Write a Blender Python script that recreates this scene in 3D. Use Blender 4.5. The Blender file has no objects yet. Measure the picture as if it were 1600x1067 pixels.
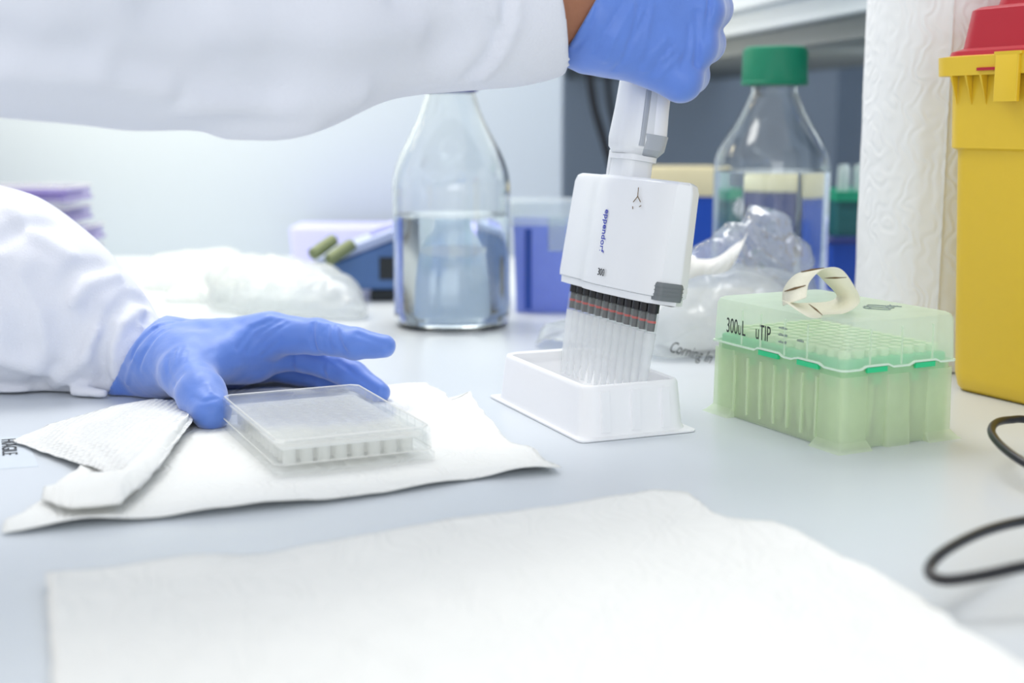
import bpy, bmesh, math, random
import numpy as np
from mathutils import Vector, Matrix, noise as mnoise
import openvdb
random.seed(4)
PI = math.pi
S = bpy.context.scene
C = S.collection

# ------------------------------------------------------------------ camera, world, lights, exposure
F, YH, H = 2080.0, 190.0, 0.175          # focal length in pixels, horizon row, lens height above the bench
PITCH = math.atan((533.5 - YH) / F)
cam_d = bpy.data.cameras.new('camera')
cam = bpy.data.objects.new('camera', cam_d); C.objects.link(cam)
cam.location = (0, 0, H); cam.rotation_euler = (PI/2 - PITCH, 0, 0)
cam_d.sensor_width = 36; cam_d.lens = F / 1600 * 36
cam_d.clip_start = 0.02; cam_d.clip_end = 60
cam_d.dof.use_dof = True; cam_d.dof.focus_distance = 0.775; cam_d.dof.aperture_fstop = 5.0
S.camera = cam
w = bpy.data.worlds.new('room_light'); S.world = w; w.use_nodes = True
w.node_tree.nodes['Background'].inputs[0].default_value = (0.985, 0.985, 0.99, 1)
w.node_tree.nodes['Background'].inputs[1].default_value = 0.72
def area(name, loc, target, size, power, col=(1, 1, 1), sy=None):
    l = bpy.data.lights.new(name, 'AREA'); l.energy = power; l.color = col
    l.shape = 'RECTANGLE'; l.size = size; l.size_y = sy or size
    o = bpy.data.objects.new(name, l); C.objects.link(o); o.location = loc
    o.rotation_euler = (Vector(target) - Vector(loc)).to_track_quat('-Z', 'Y').to_euler(); return o
area('ceiling_panel_near', (-0.05, 1.42, 1.1), (-0.10, 0.72, 0), 0.9, 6.3, (1, 0.99, 0.965), 0.5)
area('ceiling_panel_far', (-0.7, 1.3, 1.6), (-0.3, 1.1, 0), 0.8, 5, (1, 0.98, 0.93), 0.4)
area('bench_lamp', (-0.47, 1.42, 0.50), (-0.43, 1.74, 0.20), 0.45, 3.0, (1, 0.86, 0.55), 0.08)
area('camera_side_fill', (0.5, -1.6, 0.55), (0.3, 1.6, 0.2), 1.6, 6, (0.94, 0.97, 1.0), 0.7)  # unseen fill light added behind the camera to lift the recess and front faces
area('recess_fill', (0.46, 1.34, 0.243), (0.30, 2.3, 0.12), 0.10, 0.9, (0.95, 0.97, 1.0), 0.04)  # added fill, hidden behind the towel roll, brightens the recess; no real fitting
S.view_settings.view_transform = 'Standard'; S.view_settings.look = 'None'
S.view_settings.exposure = 0.48; S.view_settings.gamma = 1; S.view_settings.use_curve_mapping = False
S.cycles.max_bounces = 20; S.cycles.transmission_bounces = 16; S.cycles.transparent_max_bounces = 40
S.cycles.caustics_reflective = False; S.cycles.caustics_refractive = False
S.cycles.sample_clamp_indirect = 6

# ------------------------------------------------------------------ helpers: points
def P(px, py, Y):                        # point seen at photo pixel (px,py) that stands at depth Y
    c, s = math.cos(PITCH), math.sin(PITCH); x = (px - 800) / F; y = -(py - 533.5) / F
    d = Vector((x, c + y*s, -s + y*c)); return Vector((0, 0, H)) + d * (Y / d.y)
def G(px, py, z=0.0):                    # point seen at photo pixel that lies at height z
    c, s = math.cos(PITCH), math.sin(PITCH); x = (px - 800) / F; y = -(py - 533.5) / F
    d = Vector((x, c + y*s, -s + y*c)); return Vector((0, 0, H)) + d * ((z - H) / d.z)

# ------------------------------------------------------------------ helpers: materials
def mat(name, col, rough=0.5, spec=0.5, bump=0.0, bscale=80, vary=0.03, metal=0.0, sss=0.0, coat=0.0, trans=0.0, ior=1.45, stretch=None):
    m = bpy.data.materials.new(name); m.use_nodes = True; nt = m.node_tree; n = nt.nodes; L = nt.links
    b = n['Principled BSDF']
    tc = n.new('ShaderNodeTexCoord'); mp = n.new('ShaderNodeMapping'); L.new(tc.outputs['Object'], mp.inputs[0])
    if stretch: mp.inputs['Scale'].default_value = stretch
    nz = n.new('ShaderNodeTexNoise'); nz.inputs['Scale'].default_value = bscale; nz.inputs['Detail'].default_value = 5
    L.new(mp.outputs[0], nz.inputs['Vector'])
    mx = n.new('ShaderNodeMix'); mx.data_type = 'RGBA'
    mx.inputs[6].default_value = (*[max(0, c*(1-vary)) for c in col], 1); mx.inputs[7].default_value = (*[min(1, c*(1+vary)) for c in col], 1)
    L.new(nz.outputs['Fac'], mx.inputs[0]); L.new(mx.outputs[2], b.inputs['Base Color'])
    b.inputs['Roughness'].default_value = rough; b.inputs['Specular IOR Level'].default_value = spec
    b.inputs['Metallic'].default_value = metal; b.inputs['Coat Weight'].default_value = coat
    b.inputs['Transmission Weight'].default_value = trans; b.inputs['IOR'].default_value = ior
    if sss: b.inputs['Subsurface Weight'].default_value = sss; b.inputs['Subsurface Radius'].default_value = (0.006, 0.006, 0.006)
    if bump:
        bp = n.new('ShaderNodeBump'); bp.inputs['Distance'].default_value = bump; bp.inputs['Strength'].default_value = 1
        L.new(nz.outputs['Fac'], bp.inputs['Height']); L.new(bp.outputs[0], b.inputs['Normal'])
    m['nodes'] = 1
    return m
def film(name, col=(1, 1, 1), clear=0.8, rough=0.12, milky=(0.9, 0.92, 0.93), edge=0.35, bump=0.0, bscale=60):
    # thin clear or frosted plastic: see-through share, glossy share that grows at grazing angles, milky rest
    m = bpy.data.materials.new(name); m.use_nodes = True; nt = m.node_tree; n = nt.nodes; L = nt.links
    n.remove(n['Principled BSDF']); out = n['Material Output']
    t = n.new('ShaderNodeBsdfTransparent'); t.inputs[0].default_value = (*col, 1)
    g = n.new('ShaderNodeBsdfGlossy'); g.inputs['Roughness'].default_value = rough
    d = n.new('ShaderNodeBsdfDiffuse'); d.inputs[0].default_value = (*milky, 1)
    tl = n.new('ShaderNodeBsdfTranslucent'); tl.inputs[0].default_value = (*milky, 1)
    a0 = n.new('ShaderNodeMixShader'); a0.inputs[0].default_value = 0.5; L.new(d.outputs[0], a0.inputs[1]); L.new(tl.outputs[0], a0.inputs[2])
    a1 = n.new('ShaderNodeMixShader'); L.new(t.outputs[0], a1.inputs[2]); L.new(a0.outputs[0], a1.inputs[1])
    nz = n.new('ShaderNodeTexNoise'); nz.inputs['Scale'].default_value = bscale; tc = n.new('ShaderNodeTexCoord'); L.new(tc.outputs['Object'], nz.inputs['Vector'])
    mr = n.new('ShaderNodeMapRange'); mr.inputs['To Min'].default_value = max(0, clear-0.06); mr.inputs['To Max'].default_value = min(1, clear+0.06)
    L.new(nz.outputs['Fac'], mr.inputs['Value']); L.new(mr.outputs[0], a1.inputs[0])
    lw = n.new('ShaderNodeLayerWeight'); lw.inputs[0].default_value = 0.5
    pw = n.new('ShaderNodeMath'); pw.operation = 'POWER'; pw.inputs[1].default_value = 4.0; L.new(lw.outputs['Facing'], pw.inputs[0])
    ml = n.new('ShaderNodeMath'); ml.operation = 'MULTIPLY_ADD'; ml.inputs[1].default_value = edge; ml.inputs[2].default_value = 0.03 * min(1, edge*3) + max(0, edge-0.6)*0.45; ml.use_clamp = True
    L.new(pw.outputs[0], ml.inputs[0])
    a2 = n.new('ShaderNodeMixShader'); L.new(ml.outputs[0], a2.inputs[0]); L.new(a1.outputs[0], a2.inputs[1]); L.new(g.outputs[0], a2.inputs[2])
    if bump:
        bp = n.new('ShaderNodeBump'); bp.inputs['Distance'].default_value = bump; L.new(nz.outputs['Fac'], bp.inputs['Height'])
        for q in (g, d, tl, lw): L.new(bp.outputs[0], q.inputs['Normal'])
    L.new(a2.outputs[0], out.inputs[0]); return m
def towel_mat(name, col, kind):
    m = mat(name, col, 0.95, 0.1, vary=0.01); nt = m.node_tree; n = nt.nodes; L = nt.links; b = n['Principled BSDF']
    tc = n.new('ShaderNodeTexCoord'); bp = n.new('ShaderNodeBump')
    if kind == 'dots':
        v = n.new('ShaderNodeTexVoronoi'); v.inputs['Scale'].default_value = 260; v.inputs['Randomness'].default_value = 0.25
        L.new(tc.outputs['Object'], v.inputs['Vector']); bp.inputs['Distance'].default_value = 0.0022
        L.new(v.outputs['Distance'], bp.inputs['Height'])
    else:
        v = n.new('ShaderNodeTexWave'); v.inputs['Scale'].default_value = 38; v.inputs['Distortion'].default_value = 16
        v.inputs['Detail'].default_value = 1; v.inputs['Detail Scale'].default_value = 1.2; v.wave_profile = 'SIN'
        L.new(tc.outputs['Object'], v.inputs['Vector']); bp.inputs['Distance'].default_value = 0.00035
        L.new(v.outputs['Fac'], bp.inputs['Height'])
    L.new(bp.outputs[0], b.inputs['Normal']); return m
def glass_mat(name, col, ior=1.47, rough=0.0):
    m = mat(name, col, rough, 0.5, trans=1.0, ior=ior, vary=0.0); return m

M = dict(
 bench=mat('bench_laminate', (0.63, 0.675, 0.72), 0.30, 0.5, vary=0.02, bscale=6),
 wall=mat('painted_panel', (0.375, 0.44, 0.535), 0.6, 0.3, vary=0.02, bscale=3),
 recess=mat('grey_blue_paint', (0.46, 0.55, 0.66), 0.6, 0.3, vary=0.03, bscale=3),
 shelf=mat('white_laminate', (0.68, 0.73, 0.76), 0.4, 0.4, vary=0.02, bscale=5),
 shelf_lip=mat('grey_edge_trim', (0.22, 0.24, 0.24), 0.6, 0.3, vary=0.04),
 floor=mat('grey_floor', (0.35, 0.36, 0.37), 0.5, vary=0.05, bscale=10),
 white=mat('white_plastic', (0.80, 0.82, 0.84), 0.28, 0.5, vary=0.01),
 white2=mat('white_moulded_plastic', (0.88, 0.89, 0.91), 0.38, 0.5, vary=0.01, sss=0.3),
 grey=mat('grey_plastic', (0.30, 0.32, 0.34), 0.4, 0.5, vary=0.03),
 lgrey=mat('pale_grey_plastic', (0.42, 0.45, 0.49), 0.35, 0.5, vary=0.02),
 grey2=mat('charcoal_plastic', (0.05, 0.055, 0.06), 0.4),
 dgrey=mat('dark_grey_button', (0.17, 0.19, 0.20), 0.45, 0.5, vary=0.04),
 black=mat('black_rubber', (0.012, 0.012, 0.015), 0.35, 0.5, vary=0.1),
 red=mat('red_seal', (0.55, 0.03, 0.02), 0.4),
 blueink=mat('blue_print', (0.02, 0.04, 0.42), 0.5), blackink=mat('black_print', (0.03, 0.035, 0.04), 0.6),
 greyink=mat('faded_grey_print', (0.28, 0.34, 0.32), 0.6), brown=mat('brown_mark', (0.16, 0.10, 0.04), 0.7),
 whiteink=mat('white_print', (0.75, 0.8, 0.85), 0.6),
 glove=mat('blue_nitrile', (0.115, 0.235, 0.68), 0.40, 0.45, bump=0.0006, bscale=70, vary=0.10, sss=0.12),
 skin=mat('brown_skin', (0.36, 0.155, 0.085), 0.5, 0.4, bump=0.0003, bscale=300, vary=0.06, sss=0.15),
 hair=mat('black_hair', (0.02, 0.015, 0.012), 0.5, bump=0.003, bscale=200, stretch=(1, 1, 0.1)),
 trousers=mat('navy_cloth', (0.03, 0.04, 0.09), 0.9, bump=0.001, bscale=400),
 coat=mat('white_cotton', (0.78, 0.80, 0.87), 0.85, 0.15, bump=0.0004, bscale=900, vary=0.01),
 tape=mat('cream_masking_tape', (0.88, 0.86, 0.70), 0.7, 0.3, bump=0.0002, bscale=900, vary=0.03),
 yellow=mat('yellow_plastic', (0.74, 0.50, 0.03), 0.38, 0.45, bump=0.0001, bscale=150, vary=0.02),
 lidred=mat('crimson_plastic', (0.42, 0.008, 0.022), 0.35, 0.5, vary=0.03),
 greencap=mat('green_ribbed_plastic', (0.0, 0.20, 0.105), 0.4, 0.5, vary=0.05),
 bluering=mat('blue_pouring_ring', (0.04, 0.05, 0.35), 0.35),
 glass=glass_mat('clear_glass', (0.96, 0.98, 0.98)), water=glass_mat('water', (0.95, 0.985, 0.995), 1.33),
 boxlid=film('frosted_green_plastic', (0.96, 0.995, 0.965), 0.48, 0.3, (0.90, 0.98, 0.88), 0.15),
 boxbase=film('frosted_green_base', (0.95, 0.99, 0.92), 0.48, 0.3, (0.90, 0.98, 0.80), 0.15),
 tray=mat('green_rack_plastic', (0.03, 0.60, 0.25), 0.4, sss=0.1), rimw=mat('pale_rim_plastic', (0.70, 0.84, 0.70), 0.35), paletips=mat('pale_green_tips', (0.74, 0.86, 0.58), 0.5, sss=0.2),
 clear=film('clear_polystyrene', (0.99, 0.995, 0.995), 0.93, 0.05, (0.97, 0.98, 0.98), 0.25),
 wells=film('well_polystyrene', (0.995, 0.995, 0.99), 0.45, 0.15, (0.99, 0.99, 0.97), 0.2),
 tip=film('clear_tip_plastic', (0.98, 0.985, 0.99), 0.62, 0.15, (0.95, 0.96, 0.97), 0.22),
 bag=film('clear_film', (0.96, 0.975, 0.995), 0.74, 0.05, (0.62, 0.70, 0.86), 0.9, bump=0.006, bscale=45),
 bagwhite=film('milky_film', (0.98, 0.99, 0.99), 0.54, 0.12, (0.86, 0.89, 0.89), 0.5, bump=0.004, bscale=45),
 purple=film('violet_stained_plastic', (0.80, 0.76, 0.94), 0.62, 0.1, (0.60, 0.55, 0.82), 0.5),
 stain=mat('violet_stain', (0.13, 0.07, 0.36), 0.5, vary=0.2, bscale=60),
 towel=towel_mat('tissue_paper', (0.82, 0.83, 0.81), 'plain'), toweldot=towel_mat('dotted_tissue', (0.80, 0.81, 0.80), 'dots'),
 rollp=towel_mat('embossed_towel', (0.82, 0.83, 0.82), 'swirl'), card=mat('brown_card', (0.4, 0.3, 0.2), 0.9),
 lav=mat('lavender_plastic', (0.45, 0.47, 0.88), 0.4), violet=film('violet_tub_plastic', (0.80, 0.84, 0.98), 0.30, 0.25, (0.42, 0.52, 0.93), 0.2),
 violetlid=film('pale_lid_plastic', (0.95, 0.98, 0.98), 0.5, 0.25, (0.82, 0.90, 0.90), 0.3),
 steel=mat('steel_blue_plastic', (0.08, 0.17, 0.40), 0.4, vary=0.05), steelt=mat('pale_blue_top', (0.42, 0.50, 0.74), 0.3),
 olive=mat('olive_rubber', (0.20, 0.24, 0.12), 0.6, vary=0.15), slot=mat('dark_slot', (0.02, 0.025, 0.03), 0.6),
 cobalt=mat('cobalt_plastic', (0.01, 0.065, 0.40), 0.35, vary=0.06), navy=mat('navy_plastic', (0.02, 0.035, 0.17), 0.35, vary=0.05),
 beige=mat('cream_lid_plastic', (0.60, 0.55, 0.36), 0.5, vary=0.08, bscale=20), teal=mat('dark_teal_plastic', (0.02, 0.12, 0.13), 0.4),
 greenp=mat('bright_green_plastic', (0.01, 0.28, 0.16), 0.4), frost=film('frosted_flask_plastic', (0.9, 0.95, 0.99), 0.30, 0.3, (0.66, 0.76, 0.86), 0.3),
 label=mat('white_sticker', (0.62, 0.68, 0.74), 0.5),
)
M['glove'].node_tree.nodes['Principled BSDF'].inputs['Sheen Weight'].default_value = 0.45

# ------------------------------------------------------------------ helpers: objects
def thing(name, label, cat, loc=(0, 0, 0), rot=0.0, group=None, mtx=None):
    o = bpy.data.objects.new(name, None); C.objects.link(o)
    if mtx is not None: o.matrix_world = mtx
    else: o.location = loc; o.rotation_euler = (0, 0, rot)
    o.empty_display_size = 0.02; o['label'] = label; o['category'] = cat
    if group: o['group'] = group
    return o
def tag(o, label, cat, group=None):
    o['label'] = label; o['category'] = cat
    if group: o['group'] = group
    return o
def mesh(name, V, Fc, m, parent=None, smooth=True, angle=40):
    me = bpy.data.meshes.new(name); me.from_pydata([tuple(v) for v in V], [], [tuple(f) for f in Fc]); me.update()
    return link(name, me, m, parent, smooth, angle)
def link(name, me, m, parent=None, smooth=True, angle=40):
    me.materials.append(m); o = bpy.data.objects.new(name, me); C.objects.link(o)
    if smooth:
        me.polygons.foreach_set('use_smooth', [True]*len(me.polygons))
        if angle: me.set_sharp_from_angle(angle=math.radians(angle))
    if parent: o.parent = parent
    return o
class MB:                                # gathers shapes, then becomes one mesh object
    def __init__(s): s.V = []; s.F = []
    def add(s, V, Fc, mtx=None):
        k = len(s.V); s.V += [tuple((mtx @ Vector(v)) if mtx else v) for v in V]; s.F += [tuple(i+k for i in f) for f in Fc]; return s
    def box(s, x0, x1, y0, y1, z0, z1, mtx=None):
        V = [(x, y, z) for z in (z0, z1) for y in (y0, y1) for x in (x0, x1)]
        return s.add(V, [(0, 2, 3, 1), (4, 5, 7, 6), (0, 1, 5, 4), (2, 6, 7, 3), (0, 4, 6, 2), (1, 3, 7, 5)], mtx)
    def loft(s, loops, cap0=True, cap1=True, mtx=None, close=False):
        n = len(loops[0]); V = [p for l in loops for p in l]; Fc = []
        R = len(loops)
        for i in range(R if close else R-1):
            a, b = i*n, ((i+1) % R)*n
            for j in range(n): Fc.append((a+j, a+(j+1) % n, b+(j+1) % n, b+j))
        if cap0 and not close: Fc.append(tuple(range(n-1, -1, -1)))
        if cap1 and not close: Fc.append(tuple((R-1)*n+j for j in range(n)))
        return s.add(V, Fc, mtx)
    def lathe(s, prof, n=64, mtx=None, close=False):
        loops = [[(r*math.cos(2*PI*j/n), r*math.sin(2*PI*j/n), z) for j in range(n)] for r, z in prof]
        return s.loft(loops, prof[0][0] > 1e-6 or True, True, mtx, close)
    def tube(s, pts, r, n=12):
        pts = [Vector(p) for p in pts]; loops = []; up = None
        for i, p in enumerate(pts):
            t = (pts[min(i+1, len(pts)-1)] - pts[max(i-1, 0)]).normalized()
            if up is None: up = t.orthogonal().normalized()
            up = (up - t*up.dot(t)).normalized(); b = t.cross(up)
            rr = r[i] if isinstance(r, (list, tuple)) else r
            loops.append([tuple(p + (up*math.cos(a) + b*math.sin(a))*rr) for a in [2*PI*j/n for j in range(n)]])
        return s.loft(loops)
    def build(s, name, m, parent=None, smooth=True, angle=35, bevel=0.0, seg=2):
        o = mesh(name, s.V, s.F, m, parent, smooth, angle)
        bm = bmesh.new(); bm.from_mesh(o.data); bmesh.ops.recalc_face_normals(bm, faces=bm.faces); bm.to_mesh(o.data); bm.free()
        if bevel:
            b = o.modifiers.new('bevel', 'BEVEL'); b.width = bevel; b.segments = seg; b.limit_method = 'ANGLE'; b.angle_limit = math.radians(40)
        return o
def rr(wd, dp, r, z, n=6, cx=0, cy=0):    # rounded rectangle loop
    r = min(r, wd/2-1e-5, dp/2-1e-5); L = []
    for k, (sx, sy) in enumerate(((1, 1), (-1, 1), (-1, -1), (1, -1))):
        for j in range(n+1):
            a = k*PI/2 + j*PI/2/n
            L.append((cx + sx*(wd/2-r) + r*math.cos(a), cy + sy*(dp/2-r) + r*math.sin(a), z))
    return L
def spline(pts, n=8):
    pts = [Vector(p) for p in pts]; out = []
    for i in range(len(pts)-1):
        p0, p1, p2, p3 = pts[max(i-1, 0)], pts[i], pts[i+1], pts[min(i+2, len(pts)-1)]
        for k in range(n):
            t = k/n; out.append(0.5*((2*p1) + (p2-p0)*t + (2*p0-5*p1+4*p2-p3)*t*t + (3*p1-p0-3*p2+p3)*t**3))
    out.append(pts[-1]); return out
def lettering(name, body, size, mtx, m, parent=None, sx=1.0, align='LEFT', shear=0.0, bold=0.0):
    cu = bpy.data.curves.new(name, 'FONT'); cu.body = body; cu.size = size; cu.align_x = align; cu.extrude = 0.00006; cu.shear = shear; cu.offset = bold; cu.resolution_u = 3
    t = bpy.data.objects.new(name+'_c', cu); C.objects.link(t)
    bpy.context.view_layer.update()
    me = bpy.data.meshes.new_from_object(t.evaluated_get(bpy.context.evaluated_depsgraph_get()))
    C.objects.unlink(t); bpy.data.objects.remove(t)
    me.transform(mtx @ Matrix.Diagonal((sx, 1, 1, 1)))
    me.materials.clear(); return link(name, me, m, parent, False)
def frame(origin, ex, ez):
    ex = Vector(ex).normalized(); ez = Vector(ez); ez = (ez - ex*ez.dot(ex)).normalized(); ey = ez.cross(ex)
    m = Matrix.Identity(4)
    for i, a in enumerate((ex, ey, ez)):
        for j in range(3): m[j][i] = a[j]
    m.translation = Vector(origin); return m

# ------------------------------------------------------------------ helpers: implicit surfaces for bodies, cloth and film
def np3(v): return np.array([v[0], v[1], v[2]], dtype=np.float32)
def sd_cap(p, a, b, ra, rb):
    a = np3(a); b = np3(b); ba = b-a; h = np.clip(((p-a)@ba)/(ba@ba+1e-12), 0, 1)
    return np.linalg.norm(p-a-h[..., None]*ba, axis=-1) - (ra+(rb-ra)*h)
def smin(a, b, k):
    h = np.clip(0.5+0.5*(b-a)/k, 0, 1); return b*(1-h)+a*h - k*h*(1-h)
def union(parts, k):                      # parts: (a, b, ra, rb[, scale_y])
    def f(p):
        d = None
        for q in parts:
            e = sd_cap(p, *q[:4]); kk = q[4] if len(q) > 4 else k
            d = e if d is None else smin(d, e, kk)
        return d
    return f
def crumple(p, amp, freq, seed, n=5):
    r = np.random.default_rng(seed); s = 0
    q = p + 0.012*np.stack([np.sin(p[..., 1]*60+1), np.sin(p[..., 2]*70+2), np.sin(p[..., 0]*55+3)], -1)
    for i in range(n):
        k = r.normal(size=3); k = k/np.linalg.norm(k)*freq*(0.6+0.9*r.random()); s = s + np.abs(np.sin(q@k.astype(np.float32)+r.random()*6))
    return amp*(s/n-0.6)
def hitpx(f, px, py, y0, y1):             # where the view line through a photo pixel first meets surface f
    ys = np.linspace(y0, y1, 300); a = P(px, py, 1.0); c0 = np.array([0, 0, H])
    pts = (c0 + (np.array(a)-c0)*ys[:, None]).astype(np.float32); d = f(pts); i = np.argmax(d < 0.0005)
    return pts[i] if d[i] < 0.0005 else None
def creases(base, lines, y0, y1, gain=1.0):         # lines: ([(px,py)...], radius, depth); depth<0 grooves, >0 ridges
    segs = []
    for pts, r, amp in lines:
        q = [hitpx(base, x, y, y0, y1) for x, y in pts]; q = [v for v in q if v is not None]
        for a, b in zip(q[:-1], q[1:]): segs.append((a, b, r, amp))
    def f(p):
        d = base(p)
        near = np.abs(d) < 0.02
        if not near.any(): return d
        pn = p[near]; dn = d[near]; dmin = {}
        for a, b, r, amp in segs:
            e = sd_cap(pn, a, b, 0, 0); key = (r, amp)
            dmin[key] = np.minimum(dmin[key], e) if key in dmin else e
        for (r, amp), e in dmin.items(): dn = dn - amp*gain*np.exp(-(e/r)**2)
        d[near] = dn; return d
    return f
def sdf_mesh(f, lo, hi, vox):
    lo = np.array(lo, dtype=np.float32); n = np.ceil((np.array(hi)-lo)/vox).astype(int)+1
    A = np.full(n, 3*vox, dtype=np.float32)
    ys, zs = np.meshgrid(np.arange(n[1]), np.arange(n[2]), indexing='ij')
    st = 16
    for i in range(0, n[0], st):
        xs = np.arange(i, min(i+st, n[0]))
        p = np.empty((len(xs), n[1], n[2], 3), dtype=np.float32)
        p[..., 0] = lo[0]+xs[:, None, None]*vox; p[..., 1] = lo[1]+ys*vox; p[..., 2] = lo[2]+zs*vox
        A[i:i+len(xs)] = np.clip(f(p), -3*vox, 3*vox)
    A[0] = A[-1] = 3*vox; A[:, 0] = A[:, -1] = 3*vox; A[:, :, 0] = A[:, :, -1] = 3*vox
    g = openvdb.FloatGrid(background=float(3*vox)); g.copyFromArray(A)
    pts, q = g.convertToQuads(isovalue=0.0)
    V = pts*vox + lo; me = bpy.data.meshes.new('surface')
    me.vertices.add(len(V)); me.vertices.foreach_set('co', V.astype(np.float32).ravel())
    q = q[:, ::-1]; nq = len(q); me.loops.add(nq*4); me.loops.foreach_set('vertex_index', q.astype(np.int32).ravel())
    me.polygons.add(nq); me.polygons.foreach_set('loop_start', np.arange(0, nq*4, 4, dtype=np.int32)); me.update(calc_edges=True)
    me.validate(); bm = bmesh.new(); bm.from_mesh(me); bmesh.ops.smooth_vert(bm, verts=bm.verts, factor=0.5, use_axis_x=True, use_axis_y=True, use_axis_z=True)
    bmesh.ops.recalc_face_normals(bm, faces=bm.faces); bm.to_mesh(me); bm.free(); return me

# ------------------------------------------------------------------ the setting
def struct(name, mb, m, bevel=0.0, label=None):
    o = mb.build(name, m, bevel=bevel); o['kind'] = 'structure'
    if label: o['label'] = label
    return o
RZ = Matrix.Rotation(math.radians(10.5), 4, 'Z')    # the side wall and shelf run 10.5 degrees off the view axis
XS = Matrix.Translation((0.577, 2.4, 0)) @ RZ        # corner of the recess; local -y runs towards the camera
struct('floor', MB().box(-3, 3, -1, 4, -0.92, -0.90), M['floor'])
struct('wall_end', MB().box(-2.0, 0.066, 1.74, 1.77, -0.9, 1.6), M['wall'], 0.003)
struct('wall_recess', MB().box(-1.2, 0.0, 0.0, 0.04, -0.9, 1.6, XS), M['recess'])
struct('wall_right', MB().box(0.0, 0.04, -2.9, 0.04, -0.9, 1.6, XS), M['recess'])
wt = MB().box(-0.62, 0.66, -0.3, 2.5, -0.032, 0.0).build('worktop', M['bench'], bevel=0.003)
tag(wt, 'long pale blue-grey laminate bench top everything stands on', 'worktop')
cb = MB()
for x0, x1 in ((-0.56, 0.02), (0.03, 0.6)): cb.box(x0, x1, -0.2, 2.3, -0.9, -0.033)
struct('trim_1', cb, M['shelf'], 0.004)
# shelf cupboard along the right wall; its front lower edge runs (0.088,2.28) -> (0.300,1.13)
d = (Vector((0.300, 1.13, 0)) - Vector((0.088, 2.28, 0))).normalized()
SH = frame((0.300, 1.13, 0.267), d, (0, 0, 1))       # local +x towards the camera, local y to the right
sh = thing('wall_cupboard', 'white cupboard hanging over the dark recess behind the green-capped bottle', 'cupboard', mtx=SH)
MB().box(-1.22, 0.02, 0, 0.30, 0.0, 0.5).build('body', M['shelf'], sh, bevel=0.002)
MB().box(-1.22, 0.02, -0.012, 0.0, 0.022, 0.5).build('door', M['shelf'], sh, bevel=0.002)
MB().box(-1.22, 0.02, 0.012, 0.28, -0.02, -0.0002).build('bottom_rail', M['shelf_lip'], sh)

# ------------------------------------------------------------------ paper sheets
def resample(pl, n):
    pl = [Vector(p) for p in pl]; L = [0]
    for a, b in zip(pl[:-1], pl[1:]): L.append(L[-1]+(b-a).length)
    out = []
    for i in range(n):
        s = L[-1]*i/(n-1); k = 0
        while k < len(L)-2 and L[k+1] < s: k += 1
        t = (s-L[k])/max(1e-9, L[k+1]-L[k]); out.append(pl[k].lerp(pl[k+1], t))
    return out
def sheet(name, front, right, back, left, hf, m, n=90, k=70, thick=0.0005, parent=None):
    # front: left->right near edge, back: left->right far edge, left/right: near->far
    fr, bk = resample(front, n), resample(back, n); lf, rt = resample(left, k), resample(right, k)
    V = []; 
    for j in range(k):
        v = j/(k-1)
        for i in range(n):
            u = i/(n-1)
            p = fr[i]*(1-v)+bk[i]*v + lf[j]*(1-u)+rt[j]*u - (fr[0]*(1-u)*(1-v)+fr[-1]*u*(1-v)+bk[0]*(1-u)*v+bk[-1]*u*v)
            q = p.copy(); q.z += hf(u, v, p.x, p.y)
            jit = 0.0012*mnoise.noise(Vector((p.x*90, p.y*90, 3))); q.x += jit; q.y += jit
            V.append(q)
    Fc = [(j*n+i, j*n+i+1, (j+1)*n+i+1, (j+1)*n+i) for j in range(k-1) for i in range(n-1)]
    o = mesh(name, V, Fc, m, parent, True, 0)
    s = o.modifiers.new('paper', 'SOLIDIFY'); s.thickness = thick; s.offset = 0
    return o
def N(x, y, f, s=0): return mnoise.noise(Vector((x*f, y*f, s)))
g0 = lambda *a: [G(*q) for q in a]
def hf1(u, v, x, y):
    e = min(u, 1-u, 1-v)
    return 0.0008 + 0.0022*max(0, N(x, y, 14, 1)+0.3) + (0.003*max(0, 0.12-e)/0.12)*(0.5+N(x, y, 25, 4)) + 0.0006*N(x, y, 60, 9)
o = sheet('paper_towel', g0((85, 1200), (800, 1260), (1900, 1260)), g0((1900, 1260), (1600, 1052), (1520, 1010), (1440, 945)),
      g0((72, 912), (300, 880), (560, 850), (700, 820), (900, 792), (1020, 775), (1075, 778), (1130, 816), (1210, 824), (1260, 850), (1440, 945)),
      g0((85, 1200), (78, 1000), (72, 912)), hf1, M['towel'])
tag(o, 'large blurred white paper towel lying flat across the bench in the foreground', 'paper towel')
def hf2(u, v, x, y):
    e = min(u, 1-u, v, 1-v)
    return 0.0008 + 0.0014*max(0, N(x, y, 20, 7)+0.2) + (0.004*max(0, 0.07-e)/0.07)*max(0, 0.35+N(x, y, 30, 2))
o = sheet('paper_towel', g0((2, 838), (250, 815), (500, 790), (600, 776), (740, 752), (800, 747), (878, 741)),
      g0((878, 741), (835, 710), (790, 690), (758, 650), (735, 620), (705, 628), (668, 603)),
      g0((205, 640), (300, 620), (430, 612), (540, 611), (610, 609), (668, 603)),
      g0((2, 838), (10, 820), (60, 790), (150, 720), (205, 640)), hf2, M['towel'])
tag(o, 'white paper towel with torn right edge under the well plate', 'paper towel')
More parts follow.
